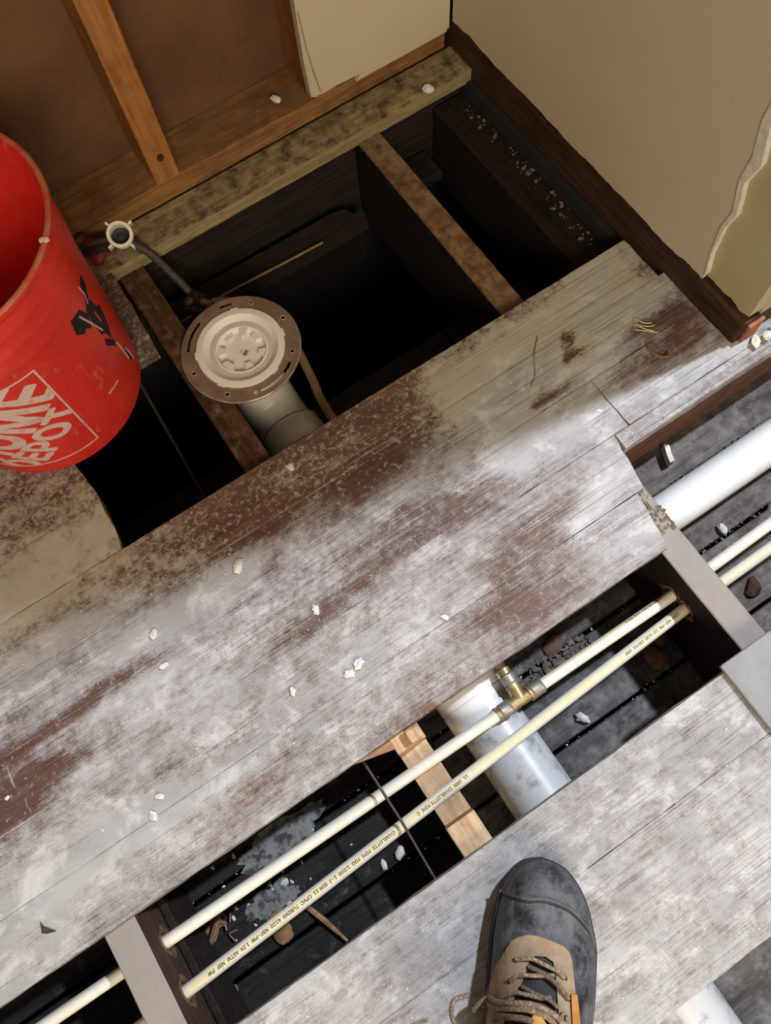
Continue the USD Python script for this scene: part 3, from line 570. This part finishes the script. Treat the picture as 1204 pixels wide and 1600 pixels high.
# supply hose with a winged white nut
hz = thing('supply_hose', 'dark braided supply hose with a winged white nut, curling from behind the bucket', 'hose')
NP = np.array([.044, .772, .158]); NA = np.array([-.03, -.50, .86]); NA = NA / np.linalg.norm(NA)
def aim(m, o, d):
    d = np.asarray(d, float); d /= np.linalg.norm(d); u = np.cross([1.0, 0, 0], d); u /= np.linalg.norm(u); w = np.cross(d, u); T = np.eye(4)
    T[:3, 0], T[:3, 1], T[:3, 2], T[:3, 3] = w * -1, u, d, o
    T[:3, 0] = np.cross(u, d); m.apply_transform(T); return m
nut = [lathe([(.0105, -.020), (.0150, -.019), (.0158, -.004), (.0172, 0), (.0165, .0025), (.0124, .0025), (.0120, -.004), (.0120, -.016), (.0105, -.020)], 48)]
obj('nut', aim(cat(nut), NP, NA), M['nut'], hz, label='white plastic coupling nut with four wings')
for a in (20, 108, 200, 290):
    w = trimesh.creation.box((.0065, .0028, .016)); w.apply_translation((.0195, 0, -.008)); w.apply_transform(trimesh.transformations.rotation_matrix(math.radians(a), (0, 0, 1)))
    obj('wing', aim(w, NP, NA), M['nut'], hz)
obj('washer', aim(lathe([(0, -.012), (.0118, -.019), (.0118, -.0150), (.0045, -.0160), (.004, -.0185), (0, -.0185)], 40), NP, NA), M['black'], hz, label='black rubber cone washer')
hp = bez([NP - NA * .019, NP - NA * .045, (.012, .835, .085), (-.010, .880, .045), (.000, .902, .032), (.022, .897, .028), (.048, .885, .022), (.072, .862, .004), (.089, .828, -.036), (.098, .795, -.054)], 10)
obj('braid', tube(hp, .0063, 18), M['hose'], hz)
obj('end_nut', tube([(.0965, .806, -.057), (.0985, .780, -.052)], [.0085, .0085], 6), M['dirtmetal'], hz)
vl = thing('stop_valve', 'small blackened shut-off valve with a brass stub behind the metal flange', 'valve')
obj('valve_body', cat([tube([(.098, .796, -.056), (.104, .774, -.051)], .0115, 20), lump((.092, .790, -.056), .013, 4, .9, .3, 2), tube([(.088, .775, -.055), (.084, .765, -.055)], .007, 16)]), M['dirtmetal'], vl)
obj('stub', tube([(.104, .774, -.051), (.114, .757, -.048)], .0066, 18), M['brass'], vl, label='brass stub')
obj('wire', tube(bez([(.060, .813, -.122), (.14, .815, -.118), (.25, .812, -.120), (.335, .809, -.121)], 8), .0022, 8), M['copper'], label='thin brown wire along the torn board in the hole', cat='wire')
obj('cable', tube(bez([(-.046, .80, -.15), (-.048, .757, -.15), (-.052, .649, -.155), (-.058, .50, -.16)], 8), .0026, 8), M['cable'], label='thin dark cable hanging in the hole in front of the bucket', cat='cable')

# ---------------------------------------------------------------- loose things
lb = solid(.366, .78, -.46, -.0845, .0022, .0085, .0012, edge=.03, jit=.0004); obj('loose_board', lb, M['loose'], label='smooth grey board lying on the floor at the right edge', cat='board')
cs = [(-.0776, .0640), (-.045, .0585), (-.012, .050), (.010, .0475), (.030, .056), (.045, .066), (.045, .09), (-.06, .085)]
obj('splinter', prism(Polygon([(-.082, .070), (-.05, .0625), (-.015, .054), (.004, .050), (.012, .057), (-.01, .068), (-.05, .078)]), -.030, -.0225), M['splinter'], label='split wood sliver hanging under the plank edge above the notched joist', cat='wood splinter')
obj('wood_block', solid(.004, .026, .044, .085, -.0215, -.0012, .002, edge=.01, jit=.002, seed=4) if False else solid(.0045, .0245, .047, .064, -.0214, -.006, .002, edge=.008, jit=.002, seed=4), M['joist_raw'], label='small raw wood block on the notched joist under the plank edge', cat='wood block')
for (a, b, r, lab) in [((-.3325, .0167, -.178), (-.378, -.0200, -.200), .0040, 'brown split stick leaning between the two cream pipes at lower left'), ((-.2362, -.0345, -.1985), (-.2084, -.108, -.1975), .0038, 'straight brown stick in the bay near the long cream pipe'), ((-.356, .0076, -.1995), (-.385, -.004, -.1995), .0050, 'grey stub of wood beside the left end of the plain pipe')]:
    c = (np.array(a) + b) / 2; obj('stick', tube([a, c + (.001, .001, .001), b], [r, r * 1.1, r * .5], 7), M['splinter'], label=lab, cat='stick')
for c, r, k, lab in [((-.2781, -.0446, -.200), .017, 2, 'tan oval wood chip partly under the lettered pipe'), ((-.3707, -.0786, -.2), .008, 3, 'small yellow wood chip near the lower left joist'), ((.3732, -.0434, -.1985), .017, 6, 'round orange wood chip in the shadow near the pierced joist'), ((.397, -.022, -.2005), .010, 7, 'smaller orange wood chip against the pierced joist'), ((.262, .0575, -.198), .015, 8, 'brown bark crumb heap under the plank edge right of the tee')]:
    obj('wood_chip', lump(c, r, k, .28, .35, 2), plain(f'chip_wood_{k}', (.34, .17, .07) if k != 8 else (.13, .065, .04), .8, .4, 90), label=lab, cat='wood chip')
chips = [(-.083, .180, .0045, 'below the middle of the panel, left of two others'), (.004, .163, .0065, 'larger of the pair in the middle of the panel'), (-.013, .159, .0060, 'second of the pair in the middle of the panel'), (.126, .151, .0042, 'on the panel toward the dark footprint'), (-.005, .251, .0048, 'beside the dark streak in mid panel'), (-.195, .340, .0052, 'on the pale dusty area left of centre'), (-.203, .298, .0048, 'just below the pale dusty area'), (-.280, .163, .0042, 'on the lower left planks'), (-.297, .148, .0050, 'lowest on the left planks'), (-.059, .357, .0075, 'flat beige flake near the brown boards'), (-.438, .265, .0028, 'tiny on the dark left patch'), (.462, .268, .0030, 'at the board joint in the grey area'), (.070, .437, .0055, 'on the brown board just below the drain')]
for k, (x, y, r, lab) in enumerate(chips):
    obj('plaster_chip', lump((x, y, r * .35), r, k + 11, .42, .7), M['plaster'], smooth=False, label='white plaster crumb ' + lab, cat='plaster chip', group='plaster crumbs on the floor panel')
for k, (x, y, z, r, lab) in enumerate([(.2323, -.0507, -.200, .0085, 'grey plaster lump in the board seam right of the white drain'), (-.1158, -.0569, -.201, .0060, 'white pebble in the board seam left of the iron rod'), (-.0880, -.0550, -.201, .0085, 'long white pebble in the seam beside the iron rod'), (-.2434, .0011, -.201, .0055, 'white crumb between the two pipes in the left bay'), (-.392, .0120, -.1005, .0001, ''), (.5840, .0560, -.199, .0080, 'pale lump behind the large white pipe'), (.560, -.0400, -.199, .013, 'dark brown lump right of the pierced joist')]):
    if lab: obj('plaster_lump', lump((x, y, z), r, k + 31, .7), M['plaster'] if 'dark' not in lab else M['rotten'], label=lab, cat='plaster lump')
obj('plaster_flake', prism(Polygon([(.594, .213), (.600, .207), (.594, .195), (.590, .182), (.582, .183), (.586, .196)]), -.2015, -.183), M['plaster'], label='white curled plaster flake beside the large white pipe', cat='plaster flake')
obj('straw_tuft', cat([tube(bez(p, 6), .0008, 6) for p in [[(.589, .352, .002), (.587, .335, .006), (.600, .321, .002)], [(.592, .350, .002), (.597, .338, .004), (.606, .333, .002)], [(.584, .345, .002), (.598, .331, .003), (.607, .328, .002)], [(.580, .338, .002), (.594, .324, .003), (.603, .316, .002)]]]), M['yellow'], label='tuft of pale straw on the boards near the right wall', cat='straw')
obj('wood_shaving', tube(bez([(.579, .310, .003), (.576, .297, .004), (.581, .284, .004), (.589, .279, .004), (.594, .283, .003)], 8), .0016, 8), plain('rusty_shaving', (.30, .13, .05), .6, .3, 90), label='curled rusty shaving beside the straw tuft', cat='wood shaving')
obj('thread', tube(bez([(.4638, .4076, .0012), (.440, .385, .0012), (.425, .362, .0012), (.408, .349, .0012)], 6), .0007, 5), M['splinter'], label='thin pale stalk lying on the tan boards', cat='thread')
obj('wood_stub', solid(.684, .712, .2385, .2440, .0012, .040, .001, edge=.01, jit=.001), plain('orange_block', (.36, .13, .05), .8, .4, 50), label='orange brown wood stub at the end of the right wall', cat='wood block')
rb = [lump((.700 + .018 * k, .2275 - .003 * (k % 2), .006 + .004 * (k % 2)), .0072 - .0008 * k, k + 3, .5, .7) for k in range(5)]
obj('plaster_rubble', cat(rb), M['gypsum'], label='broken white plaster rubble at the foot of the right wall end', cat='rubble')
obj('plate_crumb', lump((.3675, .9600, .0415), .0070, 14, .8), M['plaster'], label='white crumb lying on the wall bottom plate', cat='plaster chip')
obj('sill_crumb', lump((.592, .868, .0035), .0080, 18, .8), M['plaster'], label='white crumb on the sill edge near the corner', cat='plaster chip')
an = np.linspace(0, 2 * PI, 61)[:-1]; rr = 1 + 1.1 * fbm(np.stack([np.cos(an), np.sin(an), an * 0], 1), 2.6, 5)
M['smear'] = plain('grey_plaster_smear', (.22, .22, .215), .9, .4, 70, col2=(.05, .048, .046), det=7, lo=.45, hi=.62, bump=.4)
obj('plaster_smear', prism(Polygon(np.stack([-.212 + .070 * rr * np.cos(an), .050 + .026 * rr * np.sin(an)], 1)).buffer(0), -.206, -.2008), M['smear'], label='grey dried plaster smear on the black boards behind the plain pipe', cat='plaster smear')
obj('plaster_smear', prism(Polygon(np.stack([-.268 + .040 * rr[::-1] * np.cos(an), -.010 + .018 * rr[::-1] * np.sin(an)], 1)).buffer(0), -.206, -.2012), M['smear'], label='smaller grey plaster smear between the two cream pipes', cat='plaster smear')
obj('dark_fluff', prism(Polygon([(-.4616, .1197), (-.4606, .1133), (-.4501, .1005), (-.4600, .1042), (-.4650, .1077)]), .0003, .0016), M['iron'], label='small dark fluff on the pale planks at lower left', cat='fluff')
def scatter(n, f, r0, r1, seed):
    r = np.random.default_rng(seed); out = []
    for k in range(n):
        x, y, z = f(r); s = r0 * (r1 / r0) ** (r.random() ** 2); out.append(lump((x, y, z + s * .3), s, int(r.integers(1, 900)), .6, .8, 1))
    return cat(out)
def seam(r):
    y = r.choice([-.0685, .045, .155]); x = r.uniform(-.12, .40); return x + .0, y + r.normal(0, .0012) + (.004 if r.random() < .2 else 0), -.2045
obj('seam_crumbs', scatter(150, seam, .0005, .0024, 1), M['plaster'], label='tiny white plaster crumbs caught in the black board seams of the open bay', cat='crumbs', kind='stuff')
obj('bay_crumbs', scatter(200, lambda r: (min(r.normal(-.27, .05), -.14), r.normal(.03, .035), -.2035), .0005, .0030, 2), M['plaster'], label='white and grey plaster crumbs scattered around the plain pipe in the left bay', cat='crumbs', kind='stuff')
obj('bark_crumbs', scatter(160, lambda r: (r.normal(.25, .035), abs(r.normal(0, .022)) + .03, -.2035), .0015, .006, 3), M['board_grey'], label='dark crumbs and splinters heaped under the plank edge near the tee', cat='crumbs', kind='stuff')
obj('straw_crumbs', cat([tube([(x, y, -.197), (x + .012 * math.cos(a), y + .012 * math.sin(a), -.195)], .0011, 5) for x, y, a in [(random.gauss(-.345, .014), random.gauss(.012, .013), random.uniform(0, 6.3)) for _ in range(46)]]), M['splinter'], label='straw coloured wood crumbs heaped at the left end of the plain pipe', cat='crumbs', kind='stuff')
obj('right_bay_crumbs', scatter(170, lambda r: (r.uniform(.47, .76), r.choice([.155, .155, .045]) + r.normal(0, .002), -.2045), .0008, .0032, 4), M['board_grey'], label='plaster keys along the board seams beside the large white pipe', cat='crumbs', kind='stuff')
obj('joist_crumbs', scatter(90, lambda r: (r.uniform(.428, .452), r.uniform(.085, .15) , -.0215), .0008, .0034, 5), M['crumb'], label='wood crumbs on top of the pierced joist at the cut board ends', cat='crumbs', kind='stuff')
obj('floor_grit', scatter(230, lambda r: (r.uniform(-.5, .45), r.choice([.066 + r.random() * .35, -.1 - r.random() * .2]), .0002), .0005, .0013, 6), M['plaster'], label='fine white grit strewn over the dusty floor boards', cat='grit', kind='stuff')
obj('ledger_crumbs', scatter(80, lambda r: (r.uniform(.640, .662), r.uniform(.48, .85), -.0445), .0010, .0042, 7), M['board_grey'], label='pale crumbs along the dark ledger at the right wall', cat='crumbs', kind='stuff')

# ---------------------------------------------------------------- boot
def rubber():
    g = Graph(); p = g.pos(); a = g.noise(p, (38, 38, 38), 7, .7, (1, 1, 1), .5); b = g.noise(p, (220, 220, 220), 4, .6)
    c = g.mix(g.step(g.math('multiply_add', b, .3, a), .45, .85), (.014, .015, .018), (.115, .12, .13))
    return g.done('dusty_black_rubber', g.bsdf(base_color=c, roughness=g.step(a, .3, .7, .42, .75), specular_ior_level=.45, normal=g.bump(a, .25, .003)))
M['rubber'] = rubber(); M['sole'] = plain('black_sole', (.02, .02, .022), .7, .4, 80)
M['leather'] = plain('tan_nubuck', (.35, .255, .17), .85, .2, 60, col2=(.28, .195, .12), bump=.3)
M['lace'] = plain('speckled_brown_lace', (.20, .13, .085), .8, .5, 420, col2=(.42, .32, .22), lo=.5, hi=.62)
M['lace_dark'] = plain('dark_brown_lace', (.12, .08, .055), .8, .5, 420, col2=(.26, .19, .13), lo=.5, hi=.62)
M['tab'] = plain('orange_pull_tab', (.48, .19, .04), .6, .2, 60); M['tag'] = plain('yellow_tag', (.70, .36, .06), .6, .2, 60)
BO, BU, BV = np.array([.059, -.139]), np.array([-.655, -.755]), np.array([.755, -.655])
UW = np.array([0, .004, .012, .024, .043, .062, .086, .125, .160, .20, .24, .275, .300, .313, .318])
WW = np.array([.0, .017, .0285, .038, .0470, .0515, .0550, .0552, .0535, .0475, .0415, .0385, .032, .019, .0])
UC = np.array([0, .05, .09, .13, .18, .24, .32]); VC = np.array([0, .003, .0055, .0055, .003, 0, 0])
UH = np.array([0, .008, .03, .055, .085, .12, .16, .20, .32]); HH = np.array([.034, .047, .060, .064, .072, .088, .112, .135, .150])
from scipy.interpolate import PchipInterpolator as PC
fW, fC, fH = PC(UW, WW), PC(UC, VC), PC(UH, HH)
SZ = .026
def boot_xy(u, v): return BO[None] + np.outer(u, BU) + np.outer(v, BV)
def top(u, v):
    w = np.maximum(fW(u), 1e-5); q = np.clip(np.abs((v - fC(u)) / w), 0, 1)
    return SZ + (fH(u) - SZ) * (1 - q ** 2.7) ** .62
def on_boot(off):
    def fn(u, v, h):
        return np.column_stack([boot_xy(u, v), top(u, v) + off + h])
    return fn
bt = thing('boot', 'worn black rubber and tan leather lace-up work boot standing on the lower planks', 'boot', loc=(0, 0, 0))
us = np.concatenate([np.linspace(0, .03, 14)[:-1], np.linspace(.03, .29, 60)[:-1], np.linspace(.29, .318, 14)]); th = np.linspace(0, PI, 41)
V = []
for u in us:
    w, c, h = float(fW(u)), float(fC(u)), float(fH(u)); vv = c - w * np.cos(th); zz = top(np.full(41, u), vv)
    zz[[0, -1]] = SZ; 
    wr_ = .0030 * fbm(np.stack([vv * 0 + u, vv, vv * 0], 1), 75, 4, 3) * np.exp(-((u - .065) / .02) ** 2)
    V.append(np.column_stack([boot_xy(np.full(41, u), vv), zz + wr_]))
V = np.vstack(V); n, k = len(us), 41; F = []
for i in range(n - 1):
    for j in range(k):
        jj = (j + 1) % k; F += [[i * k + j, (i + 1) * k + j, (i + 1) * k + jj], [i * k + j, (i + 1) * k + jj, i * k + jj]]
foot = trimesh.Trimesh(V, F, process=False)
if foot.volume < 0: foot.invert()
obj('rubber_foot', foot, M['rubber'], bt, smooth=50)
ol = np.vstack([np.column_stack([boot_xy(us, fC(us) - fW(us) - .0008 * (fW(us) > .01))]), np.column_stack([boot_xy(us[::-1], fC(us[::-1]) + fW(us[::-1]) + .0008 * (fW(us[::-1]) > .01))])])
so = Polygon(ol).buffer(.0008).simplify(.0002)
obj('sole', prism(so, .0015, SZ + .001), M['sole'], bt)
cap_l = [(.0387, -.047), (.0387, -.0326), (.0386, -.0201), (.0361, -.0059), (.0371, .0084), (.0427, .0265), (.0537, .0412), (.0636, .0505), (.080, .058)]
cl = bez(cap_l, 8); obj('toe_seam', tube(np.column_stack([boot_xy(cl[:, 0], cl[:, 1]), top(cl[:, 0], cl[:, 1]) + .0006]), .0017, 8), M['rubber'], bt)
cl2 = cl + (.0035, 0); obj('toe_seam', tube(np.column_stack([boot_xy(cl2[:, 0], cl2[:, 1]), top(cl2[:, 0], cl2[:, 1]) + .0001]), .0009, 8), M['sole'], bt)
outer = [(.0872, -.037), (.0809, -.0337), (.0754, -.0276), (.0714, -.0176), (.0708, -.0073), (.073, .0057), (.0764, .0187), (.0808, .0247), (.0884, .0277), (.1141, .031), (.140, .030), (.190, .028), (.190, -.050), (.14, -.0517), (.107, -.0456)]
gap = [(.20, .012), (.1331, .0134), (.1011, .0107), (.0912, .0081), (.0877, .0003), (.0886, -.0099), (.0946, -.0159), (.1079, -.020), (.1273, -.0286), (.1389, -.0361), (.20, -.040)]
lp = Polygon(outer).difference(Polygon(gap)).buffer(-.001).buffer(.001)
obj('lace_panel', wrap(lp, on_boot(.0004), .0034, .006), M['leather'], bt, smooth=50, label='tan nubuck lace panel')
tg = Polygon(gap).intersection(sbox(.08, -.05, .195, .05)); obj('tongue', wrap(tg, on_boot(.0002), .0008, .006), M['sole'], bt, label='black tongue')
for u, v in [(.0958, -.028), (.1155, -.0334), (.1033, .0197), (.1337, -.0421), (.1198, .0226)]:
    e = trimesh.creation.torus(.0032, .0008, 20, 8); e2 = trimesh.creation.cylinder(.0027, .0005, sections=20); p = np.array([*boot_xy(np.array([u]), np.array([v]))[0], float(top(np.array([u]), np.array([v]))[0]) + .0042])
    for mm, nm in ((cat([e2]), 'eyelet'),): mm.apply_translation(p); obj(nm, mm, M['sole'], bt)
def lace(pts, lift, r, mat, name='lace', arch=.003):
    q = bez(pts, 8); s = np.linspace(0, 1, len(q)); z = top(q[:, 0], q[:, 1]) + lift + arch * np.sin(PI * s)
    return obj(name, tube(np.column_stack([boot_xy(q[:, 0], q[:, 1]), z]), r, 10), mat, bt)
lace([(.0950, -.0290), (.0911, -.0142), (.0939, -.0013), (.0977, .0116), (.1030, .0195)], .0055, .0021, M['lace'])
lace([(.1150, -.0335), (.1076, -.0256), (.1049, -.0144), (.1029, -.0007), (.1018, .0088)], .0055, .0021, M['lace'])
lace([(.0983, -.0162), (.101, -.0033), (.1071, .0097), (.1147, .019), (.1195, .0230)], .0062, .0023, M['lace_dark'])
lace([(.1335, -.0415), (.1229, -.0295), (.1211, -.017), (.1215, -.0044), (.1201, .0055)], .0058, .0022, M['lace'])
lace([(.1162, -.0224), (.1189, -.0096), (.1215, .0031), (.1269, .0122)], .0060, .0022, M['lace_dark'])
lace([(.156, -.064), (.1481, -.0595), (.1396, -.0503), (.133, -.0384), (.1277, -.0251), (.126, -.0128), (.1285, -.0003), (.1335, .0112), (.1420, .0210)], .0085, .0029, M['lace'], 'lace_bow', .010)
lace([(.158, -.060), (.1497, -.0556), (.14, -.0415), (.1339, -.0296), (.131, -.0174), (.1325, -.0049), (.1365, .0052), (.145, .014)], .0085, .0028, M['lace'], 'lace_bow', .008)
lace([(.155, -.046), (.1479, -.0433), (.1424, -.0351), (.1391, -.0242), (.1393, -.0143), (.1429, -.0091)], .0090, .0030, M['lace_dark'], 'lace_bow', .008)
lace([(.1304, .0171), (.1353, .0137), (.1387, .0201), (.132, .0209)], .0060, .0018, M['lace'], 'lace_bow', .004)
le = np.array([(.1310, -.0735), (.1331, -.0800), (.1365, -.0872), (.1430, -.0905), (.152, -.088), (.165, -.078), (.172, -.062), (.170, -.050)]); q = bez(le, 8)
obj('lace_end', tube(np.column_stack([boot_xy(q[:, 0], q[:, 1]), np.interp(np.linspace(0, 1, len(q)), [0, .4, 1], [.085, .088, .125])]), .0024, 10), M['lace'], bt)
obj('pull_tab', wrap(Polygon([(.115, .0258), (.115, .0322), (.1335, .0345), (.16, .036), (.16, .027), (.1336, .0263)]), on_boot(.0045), .003, .006), M['tab'], bt, label='orange pull tab')
obj('tag', wrap(Polygon([(.1346, -.0134), (.1324, -.0062), (.140, .0012), (.150, .001), (.150, -.014)]), on_boot(.014), .0016, .006), M['tag'], bt, label='yellow tag under the bow')
sh = []
for z, uc, a, b in [(.088, .232, .074, .0425), (.110, .236, .073, .045), (.135, .241, .068, .047), (.165, .246, .063, .049), (.200, .250, .061, .050), (.225, .252, .063, .052), (.228, .252, .060, .049), (.20, .25, .056, .045), (.12, .24, .05, .038)]:
    an = np.linspace(0, 2 * PI, 49)[:-1]; sh.append(np.column_stack([boot_xy(uc - a * np.cos(an), b * np.sin(an)), np.full(48, z)]))
nS = len(sh); V = np.vstack(sh); F = []
for i in range(nS - 1):
    for j in range(48): jj = (j + 1) % 48; F += [[i * 48 + j, i * 48 + jj, (i + 1) * 48 + jj], [i * 48 + j, (i + 1) * 48 + jj, (i + 1) * 48 + j]]
obj('shaft', trimesh.Trimesh(V, F, process=False), M['leather'], bt, smooth=50)
